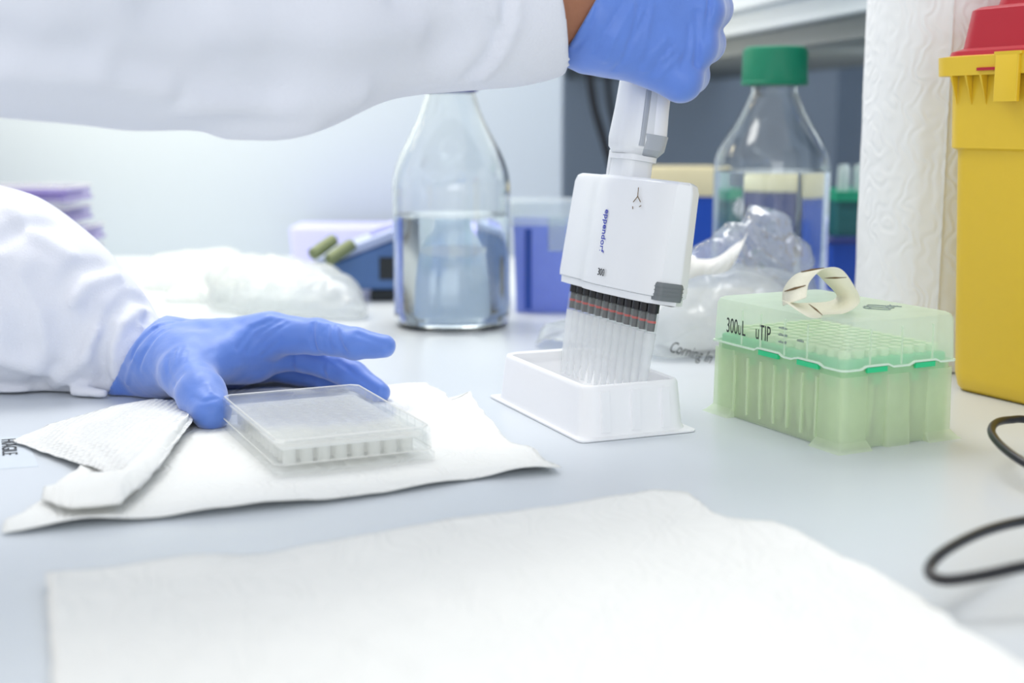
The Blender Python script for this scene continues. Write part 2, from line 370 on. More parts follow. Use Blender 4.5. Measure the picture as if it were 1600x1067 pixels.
# folded, dotted flap: pinched up under the thumb
def hf3(u, v, x, y):
    return 0.0006 + (0.0035*math.sin(PI*u)**1.3 + 0.0014*N(x, y, 40, 5))*math.sin(PI*v)
o = sheet('folded_paper_towel', [G(20, 691, .001), G(90, 715, .002), G(150, 733, .004), G(215, 768, .006), G(250, 730, .007), G(303, 655, .006)],
      [G(303, 655, .006), G(306, 640, .008), G(298, 628, .008)],
      [G(20, 690, .001), G(80, 664, .002), G(180, 635, .004), G(240, 625, .006), G(298, 628, .008)],
      [G(20, 691, .001), G(20, 690, .001)], hf3, M['toweldot'], 80, 40)
fl = sheet('lower_fold', [G(65, 783, .003), G(110, 798, .004), G(190, 790, .006), G(245, 735, .006), G(290, 665, .006)],
      [G(290, 665, .006), G(296, 650, .008)],
      [G(68, 770, .004), G(140, 742, .008), G(190, 738, .008), G(240, 690, .008), G(296, 650, .008)],
      [G(65, 783, .003), G(68, 770, .004)], lambda u, v, x, y: 0.001+0.003*math.sin(PI*v)+0.0012*N(x, y, 40, 2), M['towel'], 60, 14)
fl.parent = o
tag(o, 'folded dot-embossed paper towel with its pointed corner left of the thumb', 'paper towel')

# ------------------------------------------------------------------ 96-well plate with lid
mp = thing('well_plate', 'clear 96-well plate with lid on the paper towel between thumb and fingers', 'well plate', (-0.1045, 0.7125, 0.0025), math.radians(114.5))
WL, WD = 0.1278, 0.0855
MB().loft([rr(WL, WD, .003, 0), rr(WL, WD, .003, .003), rr(WL-.003, WD-.003, .003, .0032), rr(WL-.005, WD-.005, .003, .0125), rr(WL-.007, WD-.007, .003, .0125),
           rr(WL-.006, WD-.006, .003, .004), rr(WL-.002, WD-.002, .003, 0)], close=True).build('skirt', M['clear'], mp)
w0 = MB().lathe([(.0034, .0118), (.0034, .0018), (.0001, .0018), (.0001, .0024), (.0030, .0024), (.0030, .0118)], 14, close=True).build('well', M['wells'], mp)
def repeat(first, spots):                # copies of one part, sharing its mesh
    for k, p in enumerate(spots):
        q = first if k == 0 else first.copy()
        if k: C.objects.link(q); q.parent = first.parent
        q.location = p
repeat(w0, [((i-5.5)*.009, (j-3.5)*.009, 0) for i in range(12) for j in range(8)])
MB().loft([rr(WL-.010, WD-.010, .002, .0112), rr(WL-.010, WD-.010, .002, .0116)]).build('well_deck', M['wells'], mp)
def notched(wd, dp, c, z):
    a, b = wd/2, dp/2; return [(a-c, b, z), (-a+c, b, z), (-a, b-c, z), (-a, -b+c, z), (-a+c, -b, z), (a-c, -b, z), (a, -b+c, z), (a, b-c, z)]
ld = MB(); A_, B_ = WL-.0015, WD-.0015
ld.loft([notched(A_, B_, .004, .0045), notched(A_-.001, B_-.001, .004, .0158), notched(A_-.003, B_-.003, .004, .0166), notched(A_-.0045, B_-.0045, .004, .0156), notched(A_-.003, B_-.003, .004, .0045)], close=False, cap0=False, cap1=False)
ld.loft([notched(A_-.003, B_-.003, .004, .0166), notched(A_-.0034, B_-.0034, .004, .0154)])
for t in range(-4, 5): ld.box(t*.012-.0003, t*.012+.0003, -B_/2+.0004, -B_/2+.0012, .005, .0155)
ld.build('lid', M['clear'], mp, smooth=False)
rim = MB()
for z, g_ in ((.0166, .003), (.0046, .0)): rim.loft([notched(A_-g_, B_-g_, .004, z), notched(A_-g_, B_-g_, .004, z+.0006), notched(A_-g_-.0012, B_-g_-.0012, .004, z+.0006), notched(A_-g_-.0012, B_-g_-.0012, .004, z)], close=True)
rim.build('lid_rim', M['wells'], mp, smooth=False)

# ------------------------------------------------------------------ white reagent reservoir
rv = thing('reagent_reservoir', 'open white plastic reservoir the pipette tips dip into', 'reservoir', (.0455, .7914, .0), math.radians(112.6))
rb = MB(); 
def rz(wd, dp, r, z): return rr(wd, dp, r, z, 8)
rb.loft([rz(.137, .074, .004, .0003), rz(.137, .074, .004, .0013), rz(.130, .0685, .010, .0017), rz(.128, .0665, .010, .004), rz(.1225, .0625, .009, .0275), rz(.1210, .0610, .009, .0295), rz(.1180, .0580, .008, .0300),
         rz(.1150, .0550, .007, .0290), rz(.1140, .0540, .007, .024), rz(.1100, .050, .006, .0225), rz(.100, .036, .006, .006), rz(.097, .030, .006, .004)], cap0=True)
o = rb.build('body', M['white2'], rv, angle=50)
kk = ((.002, -.0035), (-.0008, -.0025), (-.0008, .0025), (.002, .0035))
r0 = MB().loft([[(-.0645+k[0], k[1], .004) for k in kk], [(-.0618+k[0], k[1], .0265) for k in kk]]).build('rib', M['white2'], rv)
repeat(r0, [(0, -.019, 0), (0, 0, 0), (0, .019, 0)])
r1 = MB().loft([[(.0645-k[0], k[1], .012) for k in kk], [(.0618-k[0], k[1], .0265) for k in kk]]).build('notch', M['white2'], rv)
repeat(r1, [(0, -.019, 0), (0, .019, 0)])

# ------------------------------------------------------------------ twelve-channel pipette
u_ = Vector((.386, -.922, 0)).normalized(); w_ = Vector((-u_.y, u_.x, 0)); an = math.radians(8.5)
PM = frame((.0604, .7947, .0715), u_, w_*math.sin(an)+Vector((0, 0, math.cos(an))))
pp = thing('multichannel_pipette', 'white twelve-channel pipette held upright in the raised gloved hand', 'pipette', mtx=PM)
def sect(z, e=0.0, t=0.0):                 # plan of the head: thin far end, fuller towards the near end
    pts = [(-.0590-e, -.0045-t), (-.0560-e, -.0100-t), (-.0230, -.0108-t), (-.0160, -.0140-t), (.0060, -.0150-t), (.0380+e, -.0105-t), (.0520+e, -.0065-t), (.0580+e, -.0010-t)]
    far = [(.0600, .0100+t), (.0560+e, .0170+t), (.0380, .0190+t), (.0060, .0180+t), (-.0160, .0140+t), (-.0230, .0108+t), (-.0560-e, .0100+t), (-.0590-e, .0045+t)]
    return [(x, y, z) for x, y in pts + far]
MB().loft([sect(.0062, .0003, .0003), sect(.0095, .0005, .0005), sect(.0660, -.0005, -.0008), sect(.0700, -.0015, -.0018), sect(.0715, -.004, -.004)]).build('head_housing', M['white'], pp, angle=28, bevel=.0008, seg=3)
MB().loft([sect(.0015, -.004, -.0035), sect(.0020, -.0012, -.0010), sect(.0060, -.0008, -.0008)]).build('ejector_bar', M['white'], pp, angle=28)
bt = MB(); bt.loft([rr(.0125, .0165, .003, .0075), rr(.0130, .0170, .003, .009), rr(.0130, .0170, .003, .0165), rr(.0118, .0160, .003, .0178)], mtx=Matrix.Translation((.0540, .0048, -.0032)))
for z in (.0105, .0130, .0152): bt.loft([rr(.0136, .0176, .003, z), rr(.0136, .0176, .003, z+.0005)], mtx=Matrix.Translation((.0540, .0048, -.0032)))
bt.build('release_catch', M['dgrey'], pp)
MB().loft([rr(.0245, .0200, .006, .0705), rr(.0240, .0195, .006, .088)]).build('neck', M['white'], pp)
MB().loft([rr(.0285, .0235, .008, .0815), rr(.0285, .0235, .008, .0845)]).build('collar', M['white'], pp)
MB().box(-.0165, -.0125, -.008, .004, .0705, .087).build('ejector_rod', M['white'], pp, bevel=.0008)
hd = MB(); hd.loft([rr(.024, .022, .008, .0850), rr(.031, .027, .011, .0885), rr(.0325, .0285, .012, .094), rr(.031, .0265, .012, .112), rr(.029, .025, .011, .135), rr(.028, .025, .011, .165), rr(.030, .027, .012, .205), rr(.028, .025, .012, .215)])
hd.build('handle', M['white'], pp)
MB().loft([rr(.0250, .0160, .007, .0845, cy=.0045), rr(.0325, .0205, .007, .0885, cy=.0044), rr(.0338, .0215, .007, .0975, cy=.0048)]).build('handle_band', M['lgrey'], pp)
MB().loft([rr(.0330, .0172, .008, .0974, cy=.0066), rr(.0322, .0162, .008, .112, cy=.0062), rr(.0304, .0157, .008, .135, cy=.0058), rr(.0294, .0157, .008, .17, cy=.0058)]).build('front_panel', M['white2'], pp)
MB().loft([rr(.0028, .0036, .001, .0900, cx=.0153, cy=-.0036), rr(.0028, .0034, .001, .112, cx=.0147, cy=-.0034), rr(.0028, .0034, .001, .135, cx=.0137, cy=-.0034), rr(.0028, .0034, .001, .17, cx=.0133, cy=-.0034)]).build('side_stripe', M['lgrey'], pp)
MB().lathe([(.006, .214), (.006, .228), (.011, .229), (.011, .234), (.009, .236)], 24).build('plunger_button', M['grey'], pp)
tipm = MB().lathe([(.0031, -.0150), (.0035, -.0150), (.0034, -.0190), (.0034, -.0215), (.0032, -.026), (.0027, -.042), (.0013, -.056), (.0009, -.056), (.0021, -.042), (.0027, -.026), (.0030, -.0212), (.0030, -.018)], 16, close=True).build('pipette_tip', M['tip'], pp)
tcol = MB().lathe([(.0033, -.0040), (.0036, -.0040), (.0035, -.0151), (.0032, -.0151)], 16, close=True).build('tip_collar', M['clear'], tipm)
coll = MB().lathe([(.0008, .0018), (.0033, .0018), (.0033, -.0035), (.0008, -.0035)], 16).build('nozzle', M['black'], pp)
cone = MB().lathe([(.0008, -.0036), (.0024, -.0036), (.0023, -.0140), (.0008, -.0140)], 14).build('cone', M['grey2'], coll)
ring = MB().lathe([(.0024, -.0080), (.0026, -.0080), (.0026, -.0092), (.0024, -.0092)], 14).build('red_ring', M['red'], coll); ring['label'] = 'thin red ring'
PT = .0094
for i in range(12):
    x = (i-5.5)*PT
    if i == 0: tc_, cc, k1, k2, k3 = tipm, coll, cone, ring, tcol
    else:
        tc_, cc, k1, k2, k3 = tipm.copy(), coll.copy(), cone.copy(), ring.copy(), tcol.copy()
        for q in (tc_, cc, k1, k2, k3): C.objects.link(q)
        tc_.parent = pp; cc.parent = pp; k1.parent = cc; k2.parent = cc; k3.parent = tc_
    tc_.location = (x, 0, 0); cc.location = (x, 0, 0)
# lettering on the face that looks to the left (local -y)
def on_face(x, y, z, right, up):           # local frame on a face
    r = Vector(right).normalized(); u = Vector(up).normalized(); n_ = r.cross(u); m = Matrix.Identity(4)
    for i, a in enumerate((r, u, n_)):
        for j in range(3): m[j][i] = a[j]
    m.translation = Vector((x, y, z)); return m
lettering('lettering', 'eppendorf', .0076, on_face(.0040, -.0150, .0510, (0, 0, -1), (1, 0, 0)), M['blueink'], pp, sx=.80, bold=.00006)
lettering('lettering', '300', .0060, on_face(.0060, -.0154, .0120, (1, 0, .0), (0, 0, 1)), M['blackink'], pp)
sc = MB()
for a, b in (((.009, .0655), (.0095, .0605)), ((.0095, .0605), (.006, .0570)), ((.0095, .0605), (.013, .0575)), ((.006, .0545), (.0065, .053)), ((.014, .0555), (.0125, .0548))):
    sc.tube([(a[0]+.025, -.0114+(a[0]-.009)*.12, a[1]), (b[0]+.025, -.0114+(b[0]-.009)*.12, b[1])], .00025, 6)
sc.build('worn_emblem', M['brown'], pp)

# ------------------------------------------------------------------ green tip box
tb = thing('pipette_tip_box', 'pale green translucent tip box with hinged lid lettered 300uL uTIP', 'tip box', (.1845, .7640, 0), math.radians(116.5))
BL, BD = .1160, .0770                      # x: long side, y: short side; +y looks left... local -x is the near short face
base = MB()
base.loft([rr(BL, BD, .004, .0005), rr(BL, BD, .004, .0440), rr(BL-.003, BD-.003, .003, .0440), rr(BL-.003, BD-.003, .003, .0015)], cap0=False, cap1=True)
base.build('base', M['boxbase'], tb)
for sx in (-1, 1):
    for sy in (-1, 1):
        wx, wy = .021, .019; cx, cy = sx*(BL/2-wx/2+.0012), sy*(BD/2-wy/2+.0012)
        MB().loft([rr(wx+.005, wy+.005, .001, .0, 3, cx+sx*.002, cy+sy*.002), rr(wx+.0035, wy+.0035, .001, .0012, 3, cx+sx*.001, cy+sy*.001), rr(wx, wy, .002, .005, 3, cx, cy), rr(wx-.0008, wy-.0008, .002, .0405, 3, cx, cy)], cap0=False, cap1=False).build('corner_column', M['boxbase'], tb)
for sx in (-1, 1): MB().loft([rr(.012, .0175, .002, 0, 3, sx*(BL/2-.003), 0), rr(.010, .0165, .002, .040, 3, sx*(BL/2-.0045), 0)], cap0=False, cap1=False).build('end_column', M['boxbase'], tb)
r2 = MB().box(-.0006, .0006, -.001, .0012, .004, .038).build('rib', M['boxbase'], tb)
repeat(r2, [(k*.0125, sy*(BD/2), 0) for k in range(-3, 4) for sy in (-1, 1)])
lid = MB(); zl = .0445
def wavy(wd, dp, r, z, amp):               # lower rim of the lid steps up and down for the latches
    L = rr(wd, dp, r, z, 6); return L
lid.loft([rr(BL+.0035, BD+.0035, .004, zl), rr(BL+.0025, BD+.0025, .005, .0675), rr(BL+.0005, BD+.0005, .005, .0700), rr(BL-.004, BD-.004, .004, .0712)], cap0=False, cap1=True)
lid.build('lid', M['boxlid'], tb)
lr_ = MB()
def rimz(p):                               # the rim of the lid steps up over each latch
    x, y = p[0], p[1]; up = 0
    if abs(y) > BD/2: up = max(0, 1-max(0, (min(abs(x+.031), abs(x-.004))-.010)/.003))
    if abs(x) > BL/2: up = max(up, 1-max(0, (min(abs(y+.017), abs(y-.017))-.008)/.003))
    return .0016*min(1, up)
def rimloop(g_, z):
    base_ = rr(BL+g_, BD+g_, .004, z, 6); out = []
    for i in range(len(base_)):
        a_, b_ = Vector(base_[i]), Vector(base_[(i+1) % len(base_)]); n_ = 40 if (b_-a_).length > .02 else 1
        for k in range(n_): q = a_.lerp(b_, k/n_); out.append((q.x, q.y, z + rimz(q)))
    return out
lr_.loft([rimloop(.0050, zl-.0006), rimloop(.0050, zl+.0004), rimloop(.0022, zl+.0004), rimloop(.0022, zl-.0006)], close=True)
lr_.build('lid_rim', M['rimw'], tb)
r3 = MB().box(-.0004, .0004, -.0005, .0005, zl+.001, .066).build('lid_rib', M['boxlid'], tb)
repeat(r3, [(k, BD/2+.0017, 0) for k in (-.030, -.010, .012, .030)])
r4 = MB().box(-.0005, .0005, -.0004, .0004, zl+.001, .066).build('lid_rib', M['boxlid'], tb)
repeat(r4, [(-BL/2-.0017, k, 0) for k in (-.022, 0, .022)])
tr = MB(); tr.loft([rr(BL-.0035, BD-.0035, .003, .0395), rr(BL-.0035, BD-.0035, .003, .0485), rr(BL-.010, BD-.010, .003, .0490)])
tr.build('tip_rack', M['tray'], tb)
r5 = MB().box(-.003, .003, -.0008, .0008, .0340, .0396).build('rack_tab', M['tray'], tb)
repeat(r5, [(k*.0115, sy*(BD/2-.0026), 0) for k in (-4, -2.5, -1, 0, 2, 4) for sy in (-1, 1)])
r6 = MB().box(-.0008, .0008, -.003, .003, .0345, .0396).build('rack_tab', M['tray'], tb)
repeat(r6, [(sx*(BL/2-.0026), k*.0135, 0) for k in range(-2, 3) for sx in (-1, 1)])
l0 = MB().box(-.009, .009, -.0008, .0008, zl-.0022, zl+.0006).build('latch', M['tray'], tb)
repeat(l0, [(-.031, BD/2+.0016, 0), (.004, BD/2+.0016, 0)])
l1 = MB().box(-.0008, .0008, -.007, .007, zl-.0022, zl+.0006).build('latch', M['tray'], tb)
repeat(l1, [(-BL/2-.0016, -.017, 0), (-BL/2-.0016, .017, 0)])
t0 = MB().lathe([(.0006, .004), (.0012, .004), (.0030, .020), (.0034, .038), (.0036, .0485), (.0036, .053), (.0026, .053)], 8).build('racked_tip', M['paletips'], tb)
repeat(t0, [((i-5.5)*.009, (j-3.5)*.0088, 0) for i in range(12) for j in range(8)])
fy = BD/2+.0018
lettering('lettering', '300uL', .0128, on_face(.0455, fy, .0510, (-1, 0, 0), (0, 0, 1)), M['blackink'], tb, sx=.60)
lettering('lettering', 'uTIP', .0128, on_face(.0170, fy, .0510, (-1, 0, 0), (0, 0, 1)), M['blackink'], tb, sx=.60)
fp = MB()
for z, x0, x1 in ((.060, -.0045, -.0115), (.056, -.0045, -.0125), (.052, -.0045, -.0105), (.0550, -.021, -.027)):
    x = x0
    while x > x1:
        ww = random.uniform(.0005, .0014); fp.box(x-ww, x, fy-.0001, fy+.0001, z, z+random.uniform(.0009, .0016)); x -= ww+.0004
fp.build('small_print', M['greyink'], tb)
wr = MB()
for k in range(3):
    pts = [(-.030+.012*math.sin(k*2+t*.9)*.5+.004*k, -.026+t*.0028, .0713) for t in range(9)]
    wr.tube(spline(pts, 3), .00045, 5)
wr.build('handwriting', M['greyink'], tb)

# masking tape loop on the lid
tl = MB()
def band(pts, wdir, wd):
    pts = spline(pts, 10); L = []
    wv = [Vector(wdir(i/(len(pts)-1))).normalized()*wd/2 for i in range(len(pts))]
    V = []; Fc = []
    for i, p in enumerate(pts): V += [p-wv[i], p+wv[i]]
    for i in range(len(pts)-1): Fc.append((2*i, 2*i+1, 2*i+3, 2*i+2))
    return V, Fc
TB = Vector((.1665, .7220, .0716))         # where the loop rests on the lid
ctr = [(-.011, -.004, .006), (-.009, .002, .013), (-.003, .003, .0195), (.005, .004, .0200), (.012, .006, .0130), (.0165, .008, .0060), (.0120, .007, .0020), (.002, .002, .0012), (-.007, -.006, .0020), (-.012, -.007, .0035)]
V, Fc = band([TB+Vector((c[0]*1.2, c[1]*1.2, c[2]*1.15)) for c in ctr], lambda t: (.55+.25*math.sin(2*PI*t), -.75, .35*math.cos(PI*t)), .0175)
o = mesh('masking_tape', V, Fc, M['tape'], None, True, 0); s_ = o.modifiers.new('thickness', 'SOLIDIFY'); s_.thickness = .00025
tag(o, 'torn loop of cream masking tape on top of the green tip box', 'tape')
dk = MB(); vs = o.data.vertices
for i0, hh in ((8, 1), (36, 1), (72, 1), (22, 1)):
    a, b = Vector(vs[2*i0].co), Vector(vs[2*i0+1].co); n1 = Vector((-.3, -.8, .5)).normalized()*.0004
    dk.tube([a.lerp(b, t)+n1 for t in (.08, .3, .5, .7, .92)], [.0002, .0005, .0007, .0004, .0002], 6)
dk.build('ink_stroke', M['brown'], o)

# ------------------------------------------------------------------ bottles
def bottle(name, label, x, y, zs, level):
    b = thing(name, label, 'bottle', (x, y, 0))
    R = .0505
    outer = [(.0001, .0025), (.036, .0025), (.044, .0006), (.0485, .003), (R, .009), (R, .06)]
    outer += [(v.x, v.y) for v in spline([Vector((r, z, 0)) for z, r in zs], 5)]
    zn = outer[-1][1]
    outer += [(.0200, zn+.003), (.0200, zn+.016), (.0215, zn+.0165), (.0215, zn+.0185)]
    inner = [(max(.0001, r-.0020), z+(.0035 if i < 3 else .0015 if i < 4 else 0)) for i, (r, z) in enumerate(outer)]
    MB().lathe(outer + list(reversed(inner)), 96, close=False).build('glass_wall', M['glass'], b, angle=60)
    lq = [(.0001, .0045), (.036-.0018, .0058), (.0463, .006), (R-.0018, .011), (R-.0018, .06)]
    for (r, z) in inner[6:]:
        if .061 < z < level: lq.append((r+.0002, z))
    lq += [(lq[-1][0], level), (lq[-1][0]-.002, level-.0006), (.0001, level-.0007)]
    MB().lathe(lq, 96).build('liquid', M['water'], b, angle=60)
    return b, R
lb, R = bottle('glass_bottle', 'round glass bottle with blue neck ring, half full of clear liquid', -.0522, 1.150, [(.110, .0505), (.121, .0505), (.134, .0483), (.1475, .0432), (.161, .0362), (.175, .0293), (.186, .0248), (.197, .0213)], .0960)
MB().lathe([(.0205, .1995), (.0235, .2005), (.0235, .2020), (.0205, .2030)], 48, close=True).build('neck_ring', M['bluering'], lb)
MB().lathe([(.0200, .2100), (.0262, .2120), (.0268, .2155), (.0225, .2190), (.0200, .2190)], 48, close=True).build('pouring_ring', M['bluering'], lb)
gb, R = bottle('glass_bottle', 'round glass bottle with ribbed green screw cap, filled to the shoulder', .2275, 1.175, [(.120, .0505), (.133, .0505), (.144, .0495), (.153, .0460), (.164, .0392), (.175, .0320), (.186, .0262), (.1965, .0215)], .1325)
cp = []
for z, rd in ((.2060, .0285), (.2085, .0290), (.2095, .0275), (.2340, .0272), (.2375, .0262), (.2385, .0245)):
    cp.append([((rd + (.0006 if (.209 < z < .235 and j % 2) else 0))*math.cos(2*PI*j/96), (rd + (.0006 if (.209 < z < .235 and j % 2) else 0))*math.sin(2*PI*j/96), z) for j in range(96)])
MB().loft(cp).build('screw_cap', M['greencap'], gb, angle=25)
em = MB()                                   # round printed emblem and bars on the glass
def on_glass(a, z, r=.0508): return (r*math.sin(a), -r*math.cos(a), z)
for k in range(14):
    a0 = -.78+.10*math.cos(k*.9)*(.5+.5*(k % 3)/2); z0 = .103+.0065*math.sin(k*.9)*(.5+.5*(k % 2))
    em.tube([on_glass(a0, z0), on_glass(a0+.06, z0+.002), on_glass(a0+.05, z0-.003)], .0005, 5)
for k in range(4): em.tube([on_glass(-.86+t*.03, .082-.003*k) for t in range(5+k)], .0005, 5)
em.build('printed_emblem', M['whiteink'], gb)

# conical flask standing behind the left bottle
fk = thing('conical_flask', 'small pale frosted flask seen through the half-full bottle', 'flask', (-.0615, 1.337, 0))
fo = [(.0001, .0005), (.032, .0005), (.0348, .003), (.0345, .010), (.0320, .026), (.0265, .045), (.0185, .060), (.0125, .068), (.0110, .074), (.0112, .082), (.0130, .083)]
MB().lathe(fo + [(max(.0001, r-.0015), z+(.0015 if i < 3 else 0)) for i, (r, z) in reversed(list(enumerate(fo)))], 64).build('flask_wall', M['frost'], fk, angle=60)
MB().loft([[(.018*math.cos(t)*1.0, -.0315+.012*(1-math.cos(0))-.0012*k, .052+.0055*math.sin(t)) for t in [2*PI*j/20 for j in range(20)]] for k in (0, 1)]).build('label', M['label'], fk)

# ------------------------------------------------------------------ plastic film bags
def bagobj(name, parts, k, amp, freq, seed, lo, hi, vox, m, label, parent=None, ground=True, fine=0.0):
    base_ = union(parts, k)
    def f(p):
        dd = base_(p) + crumple(p, amp, freq, seed)
        if fine: dd = dd + crumple(p, fine, freq*3, seed+5)
        return np.maximum(dd, 0.0008-p[..., 2]) if ground else dd
    o = link(name, sdf_mesh(f, lo, hi, vox), m, parent, True, 0)
    if label: tag(o, label, 'plastic bag')
    return o
YB = 1.0
bg = thing('plastic_bag', 'crumpled clear film bag around white packs between pipette and green tip box', 'plastic bag', (0, 0, 0))
pk = [(P(1075, 470, 1.02), P(1200, 480, 1.04), .030, .034), (P(1050, 520, .99), P(1140, 520, 1.0), .024, .022), (P(1150, 480, 1.0), P(1215, 500, .99), .03, .026)]
bagobj('film_body', pk, .02, .009, 70, 3, (.08, .90, 0), (.27, 1.12, .10), .0022, M['bagwhite'], None, bg, fine=.003)
nk = [(P(1110, 430, 1.03), P(1190, 365, 1.03), .018, .014), (P(1190, 365, 1.03), P(1222, 345, 1.03), .010, .003), (P(1190, 365, 1.03), P(1165, 342, 1.03), .010, .004), (P(1190, 372, 1.03), P(1232, 440, 1.04), .014, .016),
      (P(1180, 390, 1.03), P(1195, 460, 1.03), .02, .022), (P(1060, 420, 1.02), P(1120, 410, 1.03), .010, .014), (P(1232, 430, 1.04), P(1262, 470, 1.04), .012, .012), (P(1150, 372, 1.03), P(1225, 352, 1.03), .014, .008), (P(1130, 400, 1.02), P(1225, 400, 1.03), .018, .020)]
bagobj('film_neck', nk, .010, .013, 85, 8, (.08, .93, .02), (.28, 1.12, .125), .0016, M['bag'], None, bg, ground=False, fine=.0015)
wp = MB(); ps = [(1040, 428), (1080, 420), (1120, 415), (1148, 395), (1158, 378)]
t_ = spline([P(x, y, .985) for x, y in ps], 6); V = []; Fc = []
for i, p in enumerate(t_): hgt = .014+.003*math.sin(i*.5); V += [p+Vector((0, 0, -hgt*.5)), p+Vector((.006*(i/len(t_)), .006, hgt*.5))]
for i in range(len(t_)-1): Fc.append((2*i, 2*i+1, 2*i+3, 2*i+2))
o = mesh('paper_band', V, Fc, M['towel'], bg, True, 0); o.modifiers.new('t', 'SOLIDIFY').thickness = .0004
MB().loft([rr(.085, .060, .01, .004), rr(.09, .066, .012, .02), rr(.088, .062, .012, .040), rr(.07, .05, .01, .050)], mtx=Matrix.Translation((.158, 1.03, 0)) @ Matrix.Rotation(.25, 4, 'Z')).build('white_pack', M['white2'], bg)
ltm = frame(P(1044, 549, .915), (.062, .0, -.0175), (0, -1, .35))
lettering('lettering', 'Corning In', .0115, ltm, M['blackink'], bg, shear=.35, sx=.62)
# loose film flap lying left of the pipette
def hf4(u, v, x, y): return .0015+.012*math.sin(PI*u)*(1-.6*v)+.003*abs(N(x, y, 60, 3))
o = sheet('plastic_film', [G(836, 542), G(870, 560), G(930, 570), G(1000, 575)], [G(1000, 575), G(1010, 520), G(1010, 500)],
      [G(893, 500, .02), G(930, 500, .02), G(970, 500, .02), G(1010, 500)], [G(836, 542), G(850, 510, .01), G(893, 500, .02)], hf4, M['bagwhite'], 50, 30, .0002)
tag(o, 'loose wedge of clear plastic film on the bench behind the reservoir', 'plastic film')
# bags on the left, behind the hand
o = bagobj('plastic_bag', [(P(385, 470, 1.26), P(525, 475, 1.21), .036, .028), (P(370, 440, 1.31), P(505, 448, 1.24), .030, .022), (P(420, 480, 1.22), P(550, 492, 1.18), .028, .014)], .018, .009, 60, 12,
       (-.34, 1.10, 0), (-.10, 1.42, .09), .003, M['bagwhite'], 'larger milky crumpled plastic bag behind the lower hand, left of the half-full bottle', fine=.003)
MB().loft([rr(.110, .080, .004, .002), rr(.110, .080, .004, .026)], mtx=Matrix.Translation((-.225, 1.232, 0)) @ Matrix.Rotation(-.15, 4, 'Z')).build('white_pack', M['clear'], o)
o = bagobj('plastic_bag', [(P(268, 440, 1.40), P(350, 435, 1.38), .032, .034), (P(290, 485, 1.30), P(330, 480, 1.30), .026, .026)], .018, .008, 60, 21,
       (-.47, 1.20, 0), (-.28, 1.50, .09), .003, M['bagwhite'], 'smaller milky crumpled plastic bag beside the lower coat sleeve', fine=.003)

# ------------------------------------------------------------------ stack of stained plates
pl = thing('stained_well_plate', 'x', 'well plate', (-.467, 1.31, .0008), 0, 'violet plates in the stack at the left')
MB().loft([rr(.1278, .0855, .003, 0), rr(.1278, .0855, .003, .003), rr(.124, .082, .003, .0034), rr(.123, .081, .003, .013)]).build('base', M['purple'], pl)
MB().loft([rr(.112, .070, .002, .0040), rr(.112, .070, .002, .0090)]).build('well_contents', M['stain'], pl)
MB().loft([rr(.1262, .0838, .003, .0090), rr(.1262, .0838, .003, .0165), rr(.1240, .0820, .003, .0172)], cap0=False).build('lid', M['clear'], pl)
MB().loft([rr(.1266, .0842, .003, .0128), rr(.1266, .0842, .003, .0150)], cap0=False, cap1=False).build('lid_edge', M['wells'], pl)
nm = ['bottom', 'second lowest', 'third from the bottom', 'third from the top', 'second from the top', 'topmost']
nm2 = ['violet-stained well plate, %s of the stack beside the resting sleeve' % a for a in nm]
for i in range(6):
    if i == 0: r = pl
    else:
        r = pl.copy(); C.objects.link(r)
        for ch in list(pl.children):
            c = ch.copy(); C.objects.link(c); c.parent = r
    r.location = (-.4765-(.011 if i >= 4 else 0)+[0, .002, -.001, .001, 0, .001][i], 1.31, .0008+i*.0196); r.rotation_euler = (0, 0, [.0, .03, -.02, .02, 0, .02][i])
    r['label'] = nm2[i]

# ------------------------------------------------------------------ blurred things at the back
o = MB().loft([rr(.165, .09, .006, .0005), rr(.17, .095, .006, .040), rr(.17, .095, .006, .048)], mtx=Matrix.Translation((-.185, 1.66, 0))).build('storage_box', M['lav'], bevel=.001)
tag(o, 'low lavender plastic box against the pale end wall', 'box')
dv = thing('tube_cooler', 'steel-blue sloping instrument with dark openings behind the half-full bottle', 'lab device', (-.0, 1.33, 0))
def prism(poly, y0, y1): 
    n = len(poly); V = [(x, y0, z) for x, z in poly]+[(x, y1, z) for x, z in poly]
    return V, [tuple(range(n)), tuple(range(2*n-1, n-1, -1))]+[(i, i+n, (i+1) % n+n, (i+1) % n) for i in range(n)]
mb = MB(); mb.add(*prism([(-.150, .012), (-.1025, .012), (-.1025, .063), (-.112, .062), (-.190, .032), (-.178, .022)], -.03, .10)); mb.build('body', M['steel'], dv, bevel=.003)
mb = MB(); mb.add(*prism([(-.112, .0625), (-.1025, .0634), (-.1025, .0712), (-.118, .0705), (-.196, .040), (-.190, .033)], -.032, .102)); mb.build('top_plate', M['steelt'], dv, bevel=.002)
mb = MB(); mb.box(-.140, -.106, -.027, .095, 0, .012); mb.build('foot', M['slot'], dv, bevel=.002)
for x in (-.130,):
    MB().box(x, x+.026, -.0312, -.029, .022, .044).build('opening', M['slot'], dv)
mb = MB().loft([rr(.030, .07, .008, .0), rr(.028, .066, .008, .006)], mtx=Matrix.Translation((-.128, .03, .0660)) @ Matrix.Rotation(-.27, 4, 'Y')); mb.build('pale_cover', M['lav'], dv)
for i, (x, lab) in enumerate(((-.178, 'olive green tube lying on the blue instrument, the left one of two'), (-.158, 'olive green tube lying on the blue instrument, the right one of two'))):
    a, b = ((P(488, 398, 1.275), P(522, 374, 1.30)), (P(513, 407, 1.275), P(550, 381, 1.30)))[i]; dd = b-a
    o = MB().tube([a, a+dd*.03, a+dd*.5, a+dd*.97, b], [.003, .0062, .0065, .0062, .003], 16).build('tube', M['olive'])
    tag(o, lab, 'tube', 'olive tubes on the blue instrument')
